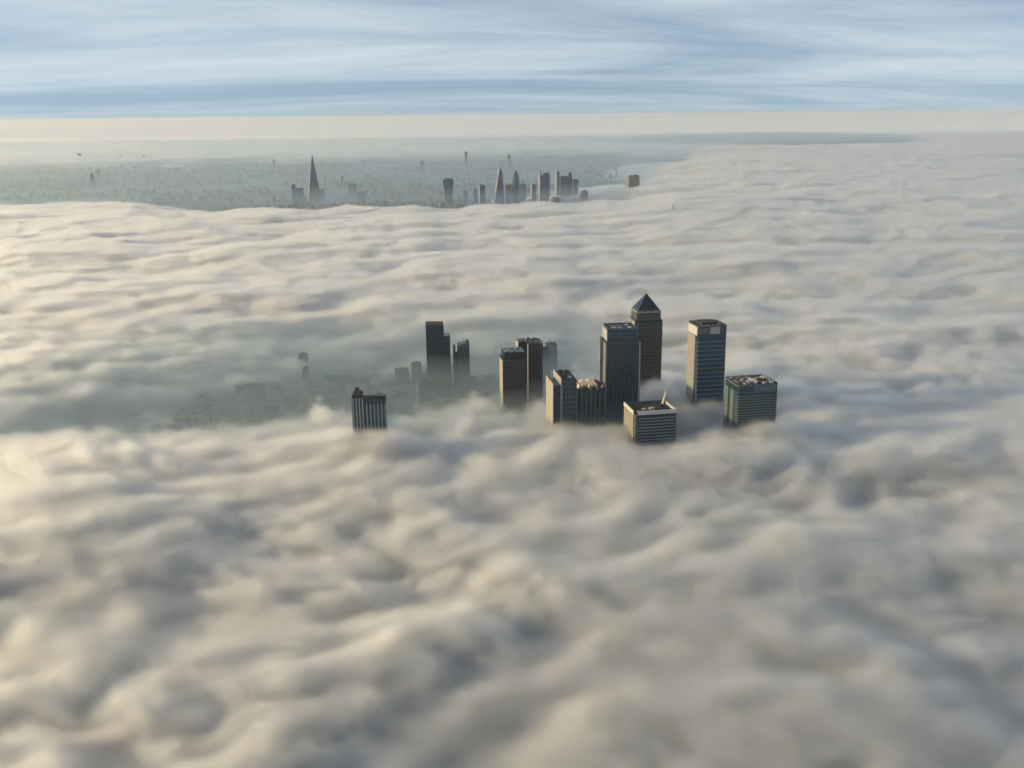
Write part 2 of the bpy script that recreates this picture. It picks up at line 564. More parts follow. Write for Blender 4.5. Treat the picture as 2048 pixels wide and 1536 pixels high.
def parapet(root, material, pts, z, h, t=1.2, label=None):
    """a wall round the edge of a roof"""
    o = new_obj('parapet', ring_mesh('parapet', pts, h, 0.25), material, root)
    o.location = (0, 0, z)
    if label: o['label'] = label
    # the ring's own thickness
    return o

def sunlit_side_wall(root, wall, glass, x, y0, y1, z0, z1, dy=4.0, dz=4.2, win=0.5):
    """sunlight painted as a pale left face, with a grid of small windows let into it"""
    part(root, 'sunlit_side_wall', wall, rect(x - 0.5, x - 0.05, y0, y1), z0, z1)  # pale tone stands in for the sun on this face
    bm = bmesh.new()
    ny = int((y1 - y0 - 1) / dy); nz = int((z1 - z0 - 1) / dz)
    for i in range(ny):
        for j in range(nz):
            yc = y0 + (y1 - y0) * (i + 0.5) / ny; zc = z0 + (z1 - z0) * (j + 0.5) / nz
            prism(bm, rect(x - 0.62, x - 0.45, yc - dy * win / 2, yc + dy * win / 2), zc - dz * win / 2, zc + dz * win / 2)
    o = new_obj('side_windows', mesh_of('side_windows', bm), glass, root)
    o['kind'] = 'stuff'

rng = random.Random(5)
def roof_units(root, x0, x1, y0, y1, z, n, material, smin=3, smax=8, hmin=1.5, hmax=4.5, name='roof_unit'):
    """plant set out on a roof deck without overlaps"""
    nx = max(1, int(math.sqrt(n * (x1 - x0) / (y1 - y0)) + 0.5)); ny = max(1, int(n / nx + 0.5))
    for i in range(nx):
        for j in range(ny):
            if rng.random() < 0.15: continue
            cw, ch = (x1 - x0) / nx, (y1 - y0) / ny
            w = min(cw * 0.8, rng.uniform(smin, smax)); d = min(ch * 0.8, rng.uniform(smin, smax))
            x = x0 + cw * (i + 0.5) + rng.uniform(-0.5, 0.5) * (cw - w) * 0.8
            y = y0 + ch * (j + 0.5) + rng.uniform(-0.5, 0.5) * (ch - d) * 0.8
            part(root, name, material if rng.random() < 0.7 else MT['pale_metal'], rect(x - w / 2, x + w / 2, y - d / 2, y + d / 2), z, z + rng.uniform(hmin, hmax))

def pole(root, name, material, x, y, z0, z1, r0, r1, dx=0, dy=0):
    bm = bmesh.new()
    k = 8
    lo = [bm.verts.new((x + r0 * math.cos(2 * math.pi * i / k), y + r0 * math.sin(2 * math.pi * i / k), z0)) for i in range(k)]
    hi = [bm.verts.new((x + dx + r1 * math.cos(2 * math.pi * i / k), y + dy + r1 * math.sin(2 * math.pi * i / k), z1)) for i in range(k)]
    bm.faces.new(lo[::-1]); bm.faces.new(hi)
    for i in range(k):
        j = (i + 1) % k
        bm.faces.new((lo[i], lo[j], hi[j], hi[i]))
    return new_obj(name, mesh_of(name, bm), material, root)
# ------------------------------------------------------------------ towers standing in the fog
GN = 'towers standing up out of the near fog'

# the tall tower with a pyramid roof
t = thing('pyramid_tower', 'tallest tower, grey steel with a dark blue pyramid roof', 'tower', (270, 1918, 0), 7.5, GN)
P = notched(-27.5, 27.5, 0, 55, 5)
part(t, 'shaft', MT['dark_glass'], P, 0, 193)
bands(t, MT['steel'], P, 20, 192, 4.4, 2.0, 0.35)
sunlit_side_wall(t, MT['stone'], MT['dark_glass'], -27.8, 6, 49, 30, 192)
for z in (118, 160):
    o = new_obj('plant_floor', ring_mesh('plant_floor', P, 5.5, 0.5), MT['roof'], t); o.location = (0, 0, z)
P2 = notched(-24, 24, 3.5, 51.5, 3)
part(t, 'upper_stage', MT['brown_stone'], P2, 193, 211)
bands(t, MT['steel'], P2, 195, 206, 5.2, 1.6, 0.3)
o = new_obj('cornice', ring_mesh('cornice', P2, 2.2, 0.8), MT['pale_metal'], t); o.location = (0, 0, 208.5)
part(t, 'pyramid_base', MT['grey_metal'], rect(-21.8, 21.8, 5.7, 49.3), 211, 213.5)
bm = bmesh.new()
b4 = [bm.verts.new((x, y, 213.5)) for x, y in rect(-21.5, 21.5, 6, 49)]
ap = bm.verts.new((0, 27.5, 243))
bm.faces.new(b4[::-1])
for i in range(4): bm.faces.new((b4[i], b4[(i + 1) % 4], ap))
pr = new_obj('pyramid_roof', mesh_of('pyramid_roof', bm), MT['pyramid'], t)
for k in range(1, 5):          # raised seams between the courses of roof panels
    s = 1 - k / 5.5
    o = new_obj('seam', ring_mesh('seam', [(x * s, 27.5 + (y - 27.5) * s) for x, y in rect(-21.5, 21.5, 6, 49)], 0.35, 0.12), MT['dark_glass'], pr)
    o.location = (0, 0, 213.5 + 29.5 * k / 5.5)
pole(t, 'finial', MT['dark_glass'], 0, 27.5, 242, 248, 0.5, 0.15)

# tower with upright ribs and a set-back crown, in front of the pyramid tower
t = thing('ribbed_tower', 'dark ribbed tower with set-back crown, hiding part of the pyramid tower', 'tower', (198, 1736, 0), 5, GN)
part(t, 'shaft', MT['dark_glass'], rect(-30, 30, 0, 52), 0, 190)
mullions(t, MT['grey_metal'], -30, 30, 0, 52, 15, 189.5, 5.2, 1.1, 0.8)
o = new_obj('ledge', ring_mesh('ledge', rect(-30, 30, 0, 52), 1.6, 1.1), MT['steel'], t); o.location = (0, 0, 189.7)
part(t, 'roof_deck', MT['roof'], rect(-29.5, 29.5, 0.5, 51.5), 190, 190.8)
sunlit_side_wall(t, MT['stone'], MT['dark_glass'], -30.2, 1, 26, 20, 189, 4.0, 4.4, 0.55)
part(t, 'sunlit_panel', MT['pale_metal'], rect(-28.2, -27.6, 3.5, 49), 193, 213)  # sun on the crown's left face, put into a pale panel
cr = part(t, 'crown', MT['blue_glass'], rect(-27.5, 25, 2.5, 50), 190.8, 214)
bands(t, MT['grey_metal'], rect(-27.5, 25, 2.5, 50), 193, 209, 7.2, 1.2, 0.3)
parapet(t, MT['grey_metal'], rect(-27.3, 24.8, 2.7, 49.8), 213.8, 3.0)
part(t, 'crown_roof', MT['roof'], rect(-26.8, 24.3, 3.2, 49.3), 214, 214.5)
roof_units(t, -22, 20, 8, 45, 214.5, 6, MT['plant'], 5, 10, 1, 2.2)
for x, y in ((-30.6, -0.6), (30.6, -0.6), (-30.6, 52.6), (30.6, 52.6)):
    part(t, 'corner_pier', MT['stone'], rect(x - 1.4, x + 1.4, y - 1.4, y + 1.4), 0, 191.6)

# blue tower with bright sunlit left side and sign panels
t = thing('banded_tower', 'blue glass tower with pale sign panels at the top of its front', 'tower', (372, 1809, 0), 10, GN)
P = rounded(-28, 28, 0, 56, 4)
part(t, 'shaft', MT['blue_glass'], P, 0, 182)
bands(t, MT['teal'], P, 14, 181, 8.4, 2.4, 0.35)
part(t, 'top_band', MT['blue_glass'], P, 182, 203)
o = new_obj('plant_floor', ring_mesh('plant_floor', P, 5.0, 0.55), MT['roof'], t); o.location = (0, 0, 118)
part(t, 'louvre_band', MT['roof'], rect(-24, 22, -0.3, 0.4), 182.5, 188)
part(t, 'sign_panel', MT['green_metal'], rect(-26, -5.5, -0.5, 0.3), 189.2, 200.5, label='grey green panel left of the pale one')
part(t, 'sign_panel', MT['pale_metal'], rect(-4.8, 14, -0.55, 0.3), 189, 202.2, label='pale panel high on the front face')
part(t, 'sunlit_panel', MT['white'], rect(-28.5, -27.4, 4.5, 51), 186, 202)
sunlit_side_wall(t, MT['pale_metal'], MT['dark_glass'], -28.5, 13, 52, 20, 185.5, 3.9, 4.2, 0.45)
part(t, 'recess_shade', MT['roof'], rect(-28.4, -27.3, 4.5, 12.5), 20, 178)  # dark strip painted for the shade in the notched corner
parapet(t, MT['grey_metal'], P, 203, 1.6)
part(t, 'roof_deck', MT['roof'], rounded(-27.4, 27.4, 0.6, 55.4, 4), 203, 203.5)
part(t, 'plant_room', MT['roof'], rect(-17, 13, 14, 44), 203.5, 208.5)
part(t, 'plant_room', MT['plant'], rect(15, 21, 8, 20), 203.5, 206.5)
roof_units(t, -24, 24, 3, 12, 203.5, 6, MT['plant'], 3, 6, 1, 2.5)

# wide green-grey tower, lowest on the right
t = thing('wide_office_tower', 'broad grey green tower rightmost of the group, white pipes on its dark roof', 'tower', (401, 1571, 0), 9, GN)
P = rounded(-35, 35, 0, 58, 5)
part(t, 'shaft', MT['green_glass'], P, 0, 155)
bands(t, MT['green_metal'], P, 12, 140, 4.6, 1.9, 0.35)
part(t, 'louvre_band', MT['blue_glass'], rect(-32, -8, -0.4, 0.3), 145, 152.5)
part(t, 'louvre_band', MT['grey_metal'], rect(-7.5, 31, -0.4, 0.3), 145, 153.5)
bands(t, MT['grey_metal'], P, 143, 156, 11.0, 1.2, 0.45, name='cornice')
part(t, 'bay_window', MT['green_metal'], rounded(-38, -34, 10, 24, 1.8), 0, 146)
part(t, 'bay_window', MT['green_metal'], rounded(-38, -34, 34, 48, 1.8), 0, 146)
parapet(t, MT['green_metal'], P, 155, 1.8)
part(t, 'roof_deck', MT['roof'], rounded(-34.3, 34.3, 0.7, 57.3, 5), 155, 155.5)
roof_units(t, -31, -4, 4, 54, 155.5, 16, MT['plant'], 3, 8, 1, 4)
roof_units(t, 10, 31, 4, 54, 155.5, 14, MT['roof'], 4, 9, 1, 4)
for k in range(3):
    part(t, 'roof_pipe', MT['white'], rect(-2.5 + k * 3.6, -0.6 + k * 3.6, 6 + k * 5, 50 - k * 6), 155.5, 157.5)
for k in range(4):
    part(t, 'cooling_tower', MT['pale_metal'], rounded(31 - 5, 31, 8 + k * 12, 13 + k * 12, 2.4), 155.5, 159)

# low square tower with a white parapet and a leaning mast
t = thing('white_rimmed_tower', 'squat tower with white parapet and white leaning mast, nearest of the group', 'tower', (235, 1560, 0), 10, GN)
P = [(-31, 0), (34, 0), (34, 60), (-37, 60), (-37, 5), (-31, 5)]
part(t, 'shaft', MT['dark_glass'], P, 0, 111)
bands(t, MT['silver'], rect(-30.5, 34, 0, 60), 10, 108, 5.2, 2.0, 0.35)
sunlit_side_wall(t, MT['stone'], MT['roof'], -37.0, 5.5, 59.5, 20, 110.8, 5.4, 5.0, 0.55)
part(t, 'corner_column', MT['green_metal'], rect(-36.2, -31.6, -0.6, 4.4), 0, 111.5)
part(t, 'parapet', MT['white'], rect(-30.8, 34.3, -0.8, 1.2), 111, 117.5)
part(t, 'parapet', MT['white'], rect(-37.9, -36.6, 5, 60.5), 111, 117.5)
part(t, 'parapet', MT['white'], rect(33.4, 34.6, 1.3, 60.5), 111, 116.5)
part(t, 'parapet', MT['grey_metal'], rect(-36.5, 33.3, 59, 60.5), 111, 116.5)
part(t, 'roof_deck', MT['roof'], rect(-36.5, 33.3, 5.2, 58.8), 111, 111.6)
roof_units(t, -32, 30, 8, 55, 111.6, 20, MT['roof'], 4, 9, 1, 4)
pole(t, 'leaning_mast', MT['white'], 29, 55, 111.6, 133, 2.6, 0.9, 6.5, 4)
part(t, 'small_annex', MT['grey_metal'], rect(18, 26, -12, -1.2), 0, 66)

# pair of slim towers
t = thing('slim_bronze_tower', 'slim brown tower with set-back dark crown and sunlit left edge', 'tower', (5, 1826, 0), 9, GN)
part(t, 'shaft', MT['brown_stone'], rect(-22, 22, 0, 44), 0, 139)
bands(t, MT['dark_glass'], rect(-22, 22, 0, 44), 10, 137, 4.6, 2.2, 0.15, name='window_band')
part(t, 'sunlit_panel', MT['stone'], rect(-22.5, -21.7, 1.5, 43), 0, 138)  # lit left face painted as a pale slab
part(t, 'roof_deck', MT['roof'], rect(-21.5, 21.5, 0.5, 43.5), 139, 139.6)
part(t, 'crown', MT['dark_glass'], rect(-19, 20, 3, 41), 139.6, 154)
o = new_obj('ledge', ring_mesh('ledge', rect(-22, 22, 0, 44), 1.4, 0.5), MT['brown_stone'], t); o.location = (0, 0, 138.4)
bands(t, MT['grey_metal'], rect(-19, 20, 3, 41), 145, 153, 4.5, 1.2, 0.3)
roof_units(t, -17, 18, 6, 38, 154, 7, MT['plant'], 3, 7, 1, 3)

t = thing('slim_notched_tower', 'slim dark tower with cut corners behind the brown one', 'tower', (47, 1900, 0), 9, GN)
part(t, 'shaft', MT['dark_glass'], [(-14, 0), (10, 0), (15, 5), (15, 42), (-14, 42)], 0, 153)
mullions(t, MT['grey_metal'], -13, 9, 0, 42, 15, 152, 5.4, 1.0, 0.7, 'f')
part(t, 'sunlit_edge_strip', MT['stone'], rect(-15.6, -14.2, -0.8, 6), 0, 153.5)  # pale strip paints the sun on the left edge
part(t, 'rear_wing', MT['dark_glass'], rect(-32, -14.3, 12, 46), 0, 156)
part(t, 'sunlit_panel', MT['stone'], rect(-32.6, -31.9, 13, 45), 60, 155.5)  # sunlight on the wing's left face, done by pale colour
parapet(t, MT['grey_metal'], [(-14, 0), (10, 0), (15, 5), (15, 42), (-14, 42)], 153, 1.5)
part(t, 'roof_deck', MT['roof'], rect(-13, 9, 1, 41), 153, 153.5)
roof_units(t, -12, 9, 4, 38, 153.5, 6, MT['plant'], 4, 8, 2, 6)
roof_units(t, -30, -16, 16, 42, 156, 4, MT['plant'], 3, 7, 1, 4)

# stepped green tower with two sunlit slab sides
t = thing('stepped_slab_tower', 'stepped green glass tower, two pale sunlit slab edges climbing to the left', 'tower', (97, 1635, 0), 9, GN)
part(t, 'shaft', MT['green_glass'], rect(-12.5, 13, 0, 66), 0, 150)
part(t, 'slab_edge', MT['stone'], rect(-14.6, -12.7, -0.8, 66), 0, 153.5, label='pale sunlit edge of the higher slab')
mullions(t, MT['green_metal'], -12, 13, 0, 66, 10, 149, 6.0, 0.9, 0.5, 'fr')
bands(t, MT['green_metal'], rect(-12.4, 13, 0, 65.5), 12, 148, 9.0, 1.0, 0.2)
part(t, 'lower_wing', MT['dark_glass'], rect(-26.5, -14.8, 1.5, 62), 0, 141)
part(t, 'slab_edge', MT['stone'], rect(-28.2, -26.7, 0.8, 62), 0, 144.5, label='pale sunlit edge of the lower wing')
part(t, 'roof_deck', MT['roof'], rect(-12.3, 12.8, 0.3, 65.7), 150, 150.5)
part(t, 'roof_deck', MT['plant'], rect(-26.4, -15, 2, 61.5), 141, 141.5)
roof_units(t, -11, 11, 4, 60, 150.5, 8, MT['roof'], 4, 8, 2, 5)
roof_units(t, -25, -17, 6, 56, 141.5, 4, MT['plant'], 3, 6, 1, 3)

# block with ridged sandy roof behind it
t = thing('ridged_roof_block', 'pale columned block with sunlit sandy roof ridges beside the stepped tower', 'office block', (142, 1700, 0), 9, GN)
part(t, 'shaft', MT['green_glass'], rect(-30, 24, 0, 58), 0, 116)
mullions(t, MT['green_metal'], -30, 24, 0, 58, 10, 114, 8.5, 3.0, 1.2, 'fr', name='column')
part(t, 'roof_deck', MT['roof'], rect(-29.5, 23.5, 0.5, 57.5), 116, 116.5)
for k in range(6):           # roof ridges with a slope to the left
    x = -26 + k * 6.2
    bm = bmesh.new()
    y0, y1 = 4 + (k % 3) * 5, 52 - (k % 2) * 8
    f = [bm.verts.new(p) for p in ((x, y0, 116.5), (x + 5, y0, 116.5), (x + 4.2, y0, 121.5))]
    g = [bm.verts.new(p) for p in ((x, y1, 116.5), (x + 5, y1, 116.5), (x + 4.2, y1, 121.5))]
    bm.faces.new(f); bm.faces.new(g[::-1])
    for i in range(3):
        bm.faces.new((f[i], g[i], g[(i + 1) % 3], f[(i + 1) % 3]))
    bmesh.ops.recalc_face_normals(bm, faces=bm.faces)
    new_obj('roof_ridge', mesh_of('roof_ridge', bm), MT['rose'], t)
for x, y, h in ((-4, -0.5, 6), (8, -0.6, 9), (19, 3, 5), (15, 40, 7)):
    part(t, 'roof_turret', MT['stone'], rounded(x - 2.5, x + 2.5, y, y + 5, 1.5), 114.2, 116 + h, 0.6)

# stepped tower on the left with white ribs
t = thing('white_ribbed_tower', 'dark tower with white upright ribs and stepped roof, alone on the left', 'tower', (-231, 1551, 0), 6, GN)
part(t, 'high_wing', MT['blue_glass'], rect(-27, -9, 0, 24), 0, 146)
part(t, 'low_wing', MT['blue_glass'], rect(-8.8, 27, 4, 26), 0, 139)
mullions(t, MT['pale_metal'], -26.5, -9.5, 0, 24, 20, 146, 6.0, 1.5, 1.0, 'f', name='rib')
mullions(t, MT['pale_metal'], -5, 26.5, 4, 26, 20, 134, 6.2, 1.3, 0.9, 'f', name='rib')
part(t, 'sunlit_panel', MT['stone'], rect(-28, -27.1, -0.5, 18), 0, 148)  # narrow lit left face, its brightness put into the colour
part(t, 'top_storey', MT['roof'], rect(-8.5, 27.4, 3.4, 26.4), 139.2, 143, label='dark top storey of the lower wing')
part(t, 'top_storey', MT['dark_glass'], rect(12, 27, 6, 24), 143.2, 147)
part(t, 'high_roof', MT['roof'], rect(-26, -10, 1.5, 23), 146.2, 152)
part(t, 'plant_room', MT['roof'], rect(-22, -15, 8, 16), 152.2, 160)
part(t, 'plant_room', MT['dark_glass'], rect(-14, -10.2, 8, 16), 152.2, 155)
pole(t, 'roof_mast', MT['white'], 24.5, 15, 147, 156, 0.8, 0.5)

# towers behind the clearing
t = thing('shouldered_tower', 'dark tower stepped on its right, standing behind the hollow in the fog', 'tower', (-165, 2110, 0), 4, GN)
part(t, 'shaft', MT['blue_glass'], rect(-19, 19, 0, 36), 0, 146)
part(t, 'right_shoulder', MT['blue_glass'], rect(19.2, 32, 3, 34), 0, 124)
part(t, 'sunlit_panel', MT['grey_metal'], rect(-19.6, -19.1, 1, 35), 0, 145)
bands(t, MT['dark_glass'], rect(-19, 19, 0, 36), 12, 140, 4.2, 1.6, 0.25)
bands(t, MT['dark_glass'], rect(19.4, 32, 3, 34), 12, 120, 4.2, 1.6, 0.25)
part(t, 'top_storey', MT['roof'], rect(-20, 18, -0.5, 36), 146.1, 150)
pole(t, 'roof_mast', MT['grey_metal'], -10, 18, 150, 159, 0.5, 0.2)
pole(t, 'roof_mast', MT['grey_metal'], -3, 18, 150, 158, 0.5, 0.2)

t = thing('slant_top_tower', 'greyish tower with slanting top right of the shouldered tower', 'tower', (-103, 2086, 0), 6, GN)
bm = bmesh.new(); prism(bm, rect(-12.5, 12.5, 0, 26), 0, 110)
for v in bm.verts:
    if v.co.z > 50 and v.co.x > 0: v.co.z += 5
new_obj('shaft', mesh_of('shaft', bm), MT['grey_metal'], t)
bands(t, MT['dark_glass'], rect(-12.5, 12.5, 0, 26), 10, 106, 4.4, 1.8, 0.2)
part(t, 'slim_wing', MT['brown_stone'], rect(-22, -17, 4, 20), 0, 108)
part(t, 'link_wing', MT['dark_glass'], rect(-16.8, -12.7, 6, 20), 0, 92)
part(t, 'roof_fin', MT['dark_glass'], rect(6, 12, 4, 22), 113.5, 118)

t = thing('flat_roofed_block', 'low dark flat-roofed block in the hollow below the shouldered tower', 'office block', (-160, 2030, 0), 6, None)
part(t, 'body', MT['brown_stone'], rect(-34, 32, 0, 40), 0, 44)
part(t, 'roof_deck', MT['roof'], rect(-33, 31, 1, 39), 44, 44.6)
bands(t, MT['dark_glass'], rect(-34, 32, 0, 40), 6, 42, 5.0, 1.8, 0.2, name='window_band')
roof_units(t, -28, 28, 4, 36, 44.6, 8, MT['plant'], 4, 9, 1, 3)

# a pale mast in the hollow
t = thing('pale_chimney', 'thin pale chimney standing in the hollow left of the flat-roofed block', 'chimney', (-196, 2000, 0), 0, None)
pole(t, 'stack', MT['white'], 0, 0, 0, 50, 1.5, 1.1)
pole(t, 'cap', MT['grey_metal'], 0, 0, 50, 51.5, 1.5, 1.5)

# faint blocks in the hollow
GH = 'faint blocks down in the misty hollow'
for i, (x, y, w, d, h, rot, lab) in enumerate((
        (-480, 2240, 22, 24, 54, 12, 'faint tall grey block at the back of the misty hollow'),
        (-462, 2170, 14, 30, 38, 12, 'faint narrow block with one bright edge in the hollow'),
        (-560, 2060, 60, 24, 30, 8, 'long low slab, leftmost block in the misty hollow'),
        (-360, 2130, 90, 22, 22, 5, 'wide low terrace in the middle of the misty hollow'),
        (-245, 2160, 30, 26, 36, 10, 'dark block just left of the shouldered tower'),
        (-215, 2195, 22, 22, 42, 10, 'taller dark block touching the left of the shouldered tower'),
        (75, 2160, 20, 24, 82, 8, 'hazy narrow tower between the notched tower and the ribbed tower'),
        (92, 2240, 26, 24, 74, 8, 'hazy dim tower behind the steam left of the ribbed tower'))):
    t = thing('hollow_block', lab, 'block', (x, y, 0), rot, GH)
    part(t, 'body', MT['grey_metal'] if i % 2 else MT['green_metal'], rect(-w / 2, w / 2, 0, d), 0, h)
    part(t, 'roof_deck', MT['roof'], rect(-w / 2 + .5, w / 2 - .5, .5, d - .5), h, h + 0.6)
    part(t, 'plant_room', MT['plant'], rect(-w / 5, w / 5, d * .3, d * .7), h + 0.6, h + 4)
    part(t, 'sunlit_end_wall', MT['stone'], rect(-w / 2 - 0.5, -w / 2 - 0.02, 0.5, d - 0.5), 0, h - 0.5)  # pale left end paints the sunlit side of the block
# ------------------------------------------------------------------ the far city
GF = 'far towers beyond the fog'

def far_tower(name, label, x, y, w, d, h, m, rot=8, cap=None, top=1.0, lit=True, cat='tower'):
    t = thing(name, label, cat, (x, y, 0), rot, GF)
    part(t, 'shaft', MT[m], rect(-w / 2, w / 2, 0, d), 0, h, top)
    if lit and top == 1.0:
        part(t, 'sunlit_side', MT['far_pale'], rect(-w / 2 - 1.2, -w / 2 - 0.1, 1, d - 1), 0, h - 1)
    if cap:
        for (x0, x1, z0, z1) in cap:
            part(t, 'roof_storey', MT['far_blue'], rect(x0, x1, d * .2, d * .8), h + z0, h + z1)
    return t

# the pointed glass tower
t = thing('pointed_glass_tower', 'sharp pointed glass spire, tallest of the far towers', 'skyscraper', (-1320, 6850, 0), 14, GF)
bm = bmesh.new()
def shard(bm, pts, z0, z1, apex, tz):
    prism(bm, pts, z0, z1, tz, *apex)
shard(bm, rect(-46, 46, -46, 46), 0, 300, (0, 0), 0.07)
new_obj('body', mesh_of('body', bm), MT['far_blue'], t)
bm = bmesh.new()
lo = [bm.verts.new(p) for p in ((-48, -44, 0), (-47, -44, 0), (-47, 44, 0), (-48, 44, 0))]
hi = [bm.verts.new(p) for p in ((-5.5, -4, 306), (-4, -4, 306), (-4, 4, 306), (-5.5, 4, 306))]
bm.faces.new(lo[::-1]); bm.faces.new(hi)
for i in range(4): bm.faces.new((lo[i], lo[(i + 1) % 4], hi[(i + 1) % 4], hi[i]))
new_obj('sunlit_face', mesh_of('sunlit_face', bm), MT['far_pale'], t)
for k, (x, y, h) in enumerate(((3, -3, 322), (-1, 3, 314), (2, 2, 309))):
    part(t, 'spire_shard', MT['far_blue'], rect(x - 1.6, x + 1.6, y - 1.6, y + 1.6), 299, h, 0.3)

t = thing('tower_with_low_wing', 'blocky dark tower with lower wing on its right, beside the glass spire', 'tower', (-1405, 6700, 0), 5, GF)
part(t, 'high_wing', MT['far_blue'], rect(-36, -8, 0, 30), 0, 118)
part(t, 'roof_storey', MT['far_grey'], rect(-30, -12, 4, 26), 118, 132)
part(t, 'low_wing', MT['far_blue'], rect(-7.5, 42, 2, 30), 0, 104)
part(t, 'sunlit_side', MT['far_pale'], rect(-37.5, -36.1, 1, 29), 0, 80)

# slender tower at the left with rounded top
t = thing('slender_round_tower', 'slender blue tower leftmost in the far city, rising from fog edge', 'tower', (-3470, 8470, 0), 0, GF)
part(t, 'shaft', MT['far_blue'], rounded(-24, 24, -24, 24, 20), 0, 82)
part(t, 'upper_drum', MT['far_blue'], rounded(-18, 18, -18, 18, 15), 82, 104, 0.85)
part(t, 'cap', MT['far_grey'], rounded(-11, 11, -11, 11, 9), 104, 124, 0.6)

# tower that widens to a curved top
t = thing('top_heavy_tower', 'blue tower bulging wider to a curved top', 'skyscraper', (-391, 6450, 0), 6, GF)
bm = bmesh.new()
prof = [(0, 24), (40, 23.5), (80, 25), (115, 29), (140, 33), (158, 34), (168, 30), (174, 20)]
prev = None
for z, hw in prof:
    cur = [bm.verts.new((sx * hw, 20 + sy * 20, z)) for sx, sy in ((-1, -1), (1, -1), (1, 1), (-1, 1))]
    if prev:
        for i in range(4): bm.faces.new((prev[i], prev[(i + 1) % 4], cur[(i + 1) % 4], cur[i]))
    else:
        bm.faces.new(cur[::-1])
    prev = cur
bm.faces.new(prev)
new_obj('body', mesh_of('body', bm), MT['far_blue'], t)
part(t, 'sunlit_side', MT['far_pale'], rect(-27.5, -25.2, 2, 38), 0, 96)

far_tower('short_dark_tower', 'short dark tower with pale left side between bulging and wedge towers', -171, 6300, 34, 34, 138, 'far_blue', cap=((-14, 2, 0, 6),))
# wedge tower
t = thing('wedge_tower', 'dark wedge-shaped tower with sloping sunlit left edge', 'skyscraper', (-66, 6350, 0), 6, GF)
bm = bmesh.new()
f = [bm.verts.new(p) for p in ((-32, 0, 0), (32, 0, 0), (20, 0, 212), (8, 0, 244), (2, 0, 236))]
g = [bm.verts.new((v.co.x, 40, v.co.z)) for v in f]
bm.faces.new(f); bm.faces.new(g[::-1])
for i in range(5): bm.faces.new((f[i], g[i], g[(i + 1) % 5], f[(i + 1) % 5]))
bmesh.ops.recalc_face_normals(bm, faces=bm.faces)
new_obj('body', mesh_of('body', bm), MT['far_blue'], t)
bm = bmesh.new()
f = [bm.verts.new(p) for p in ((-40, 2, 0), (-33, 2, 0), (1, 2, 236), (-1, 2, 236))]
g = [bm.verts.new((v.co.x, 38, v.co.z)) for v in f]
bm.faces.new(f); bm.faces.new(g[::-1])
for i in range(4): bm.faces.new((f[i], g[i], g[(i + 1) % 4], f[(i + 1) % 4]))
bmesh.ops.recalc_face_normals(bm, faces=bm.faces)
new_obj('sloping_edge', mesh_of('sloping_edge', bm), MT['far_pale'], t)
pole(t, 'spire', MT['far_grey'], 8, 20, 243, 262, 2.5, 0.5)

# round-topped tower
t = thing('round_topped_tower', 'dark tower with rounded top, right of the wedge tower', 'skyscraper', (36, 6350, 0), 0, GF)
bm = bmesh.new()
prev = None
for z, r in ((0, 20), (60, 24), (120, 25), (170, 22), (200, 17), (214, 11), (221, 4)):
    cur = [bm.verts.new((r * math.cos(a * math.pi / 8), r * math.sin(a * math.pi / 8), z)) for a in range(16)]
    if prev:
        for i in range(16): bm.faces.new((prev[i], prev[(i + 1) % 16], cur[(i + 1) % 16], cur[i]))
    else: bm.faces.new(cur[::-1])
    prev = cur
bm.faces.new(prev)
new_obj('body', mesh_of('body', bm), MT['far_blue'], t)
part(t, 'cap', MT['far_grey'], rounded(-4, 4, -4, 4, 3.4), 221, 226)
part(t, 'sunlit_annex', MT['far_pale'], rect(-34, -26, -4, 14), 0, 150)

far_tower('reddish_block', 'reddish block between the wedge tower and the round-topped tower', -8, 6330, 36, 30, 138, 'far_red', lit=False)
far_tower('stubby_grey_tower', 'stubby grey tower just left of the spired tower', 151, 6400, 30, 30, 130, 'far_grey', cap=((-8, 6, 0, 5),))
t = far_tower('spired_tower', 'tower with a dark mast on its left corner', 222, 6500, 64, 40, 186, 'far_blue', cap=((-6, 32, 0, 15),))
pole(t, 'spire', MT['far_grey'], -24, 20, 186, 226, 5, 1.2)
far_tower('thin_grey_tower', 'thin grey tower left of the broad block with raised corner', 316, 6700, 20, 24, 196, 'far_grey')
t = far_tower('broad_corner_block', 'broad blue block with a raised right corner', 374, 6750, 78, 50, 164, 'far_blue', lit=False)
part(t, 'corner_turret', MT['far_blue'], rect(18, 37, 6, 26), 164, 186)
far_tower('lower_block', 'lower block tucked against the right of the broad corner block', 438, 6800, 36, 36, 138, 'far_grey', lit=False)

# low domed hall
t = thing('domed_building', 'low domed building with bright left wall near the fog edge', 'building', (484, 6600, 0), 0, GF)
part(t, 'drum', MT['far_blue'], rounded(-24, 24, -20, 20, 16), 0, 66)
bm = bmesh.new(); bmesh.ops.create_uvsphere(bm, u_segments=16, v_segments=8, radius=22)
for v in bm.verts: v.co.z = max(v.co.z, -1) * 0.75
new_obj('dome', mesh_of('dome', bm), MT['far_blue'], t).location = (0, 0, 66)
part(t, 'sunlit_wall', MT['white'], rect(-34, -25, -8, 8), 0, 82)

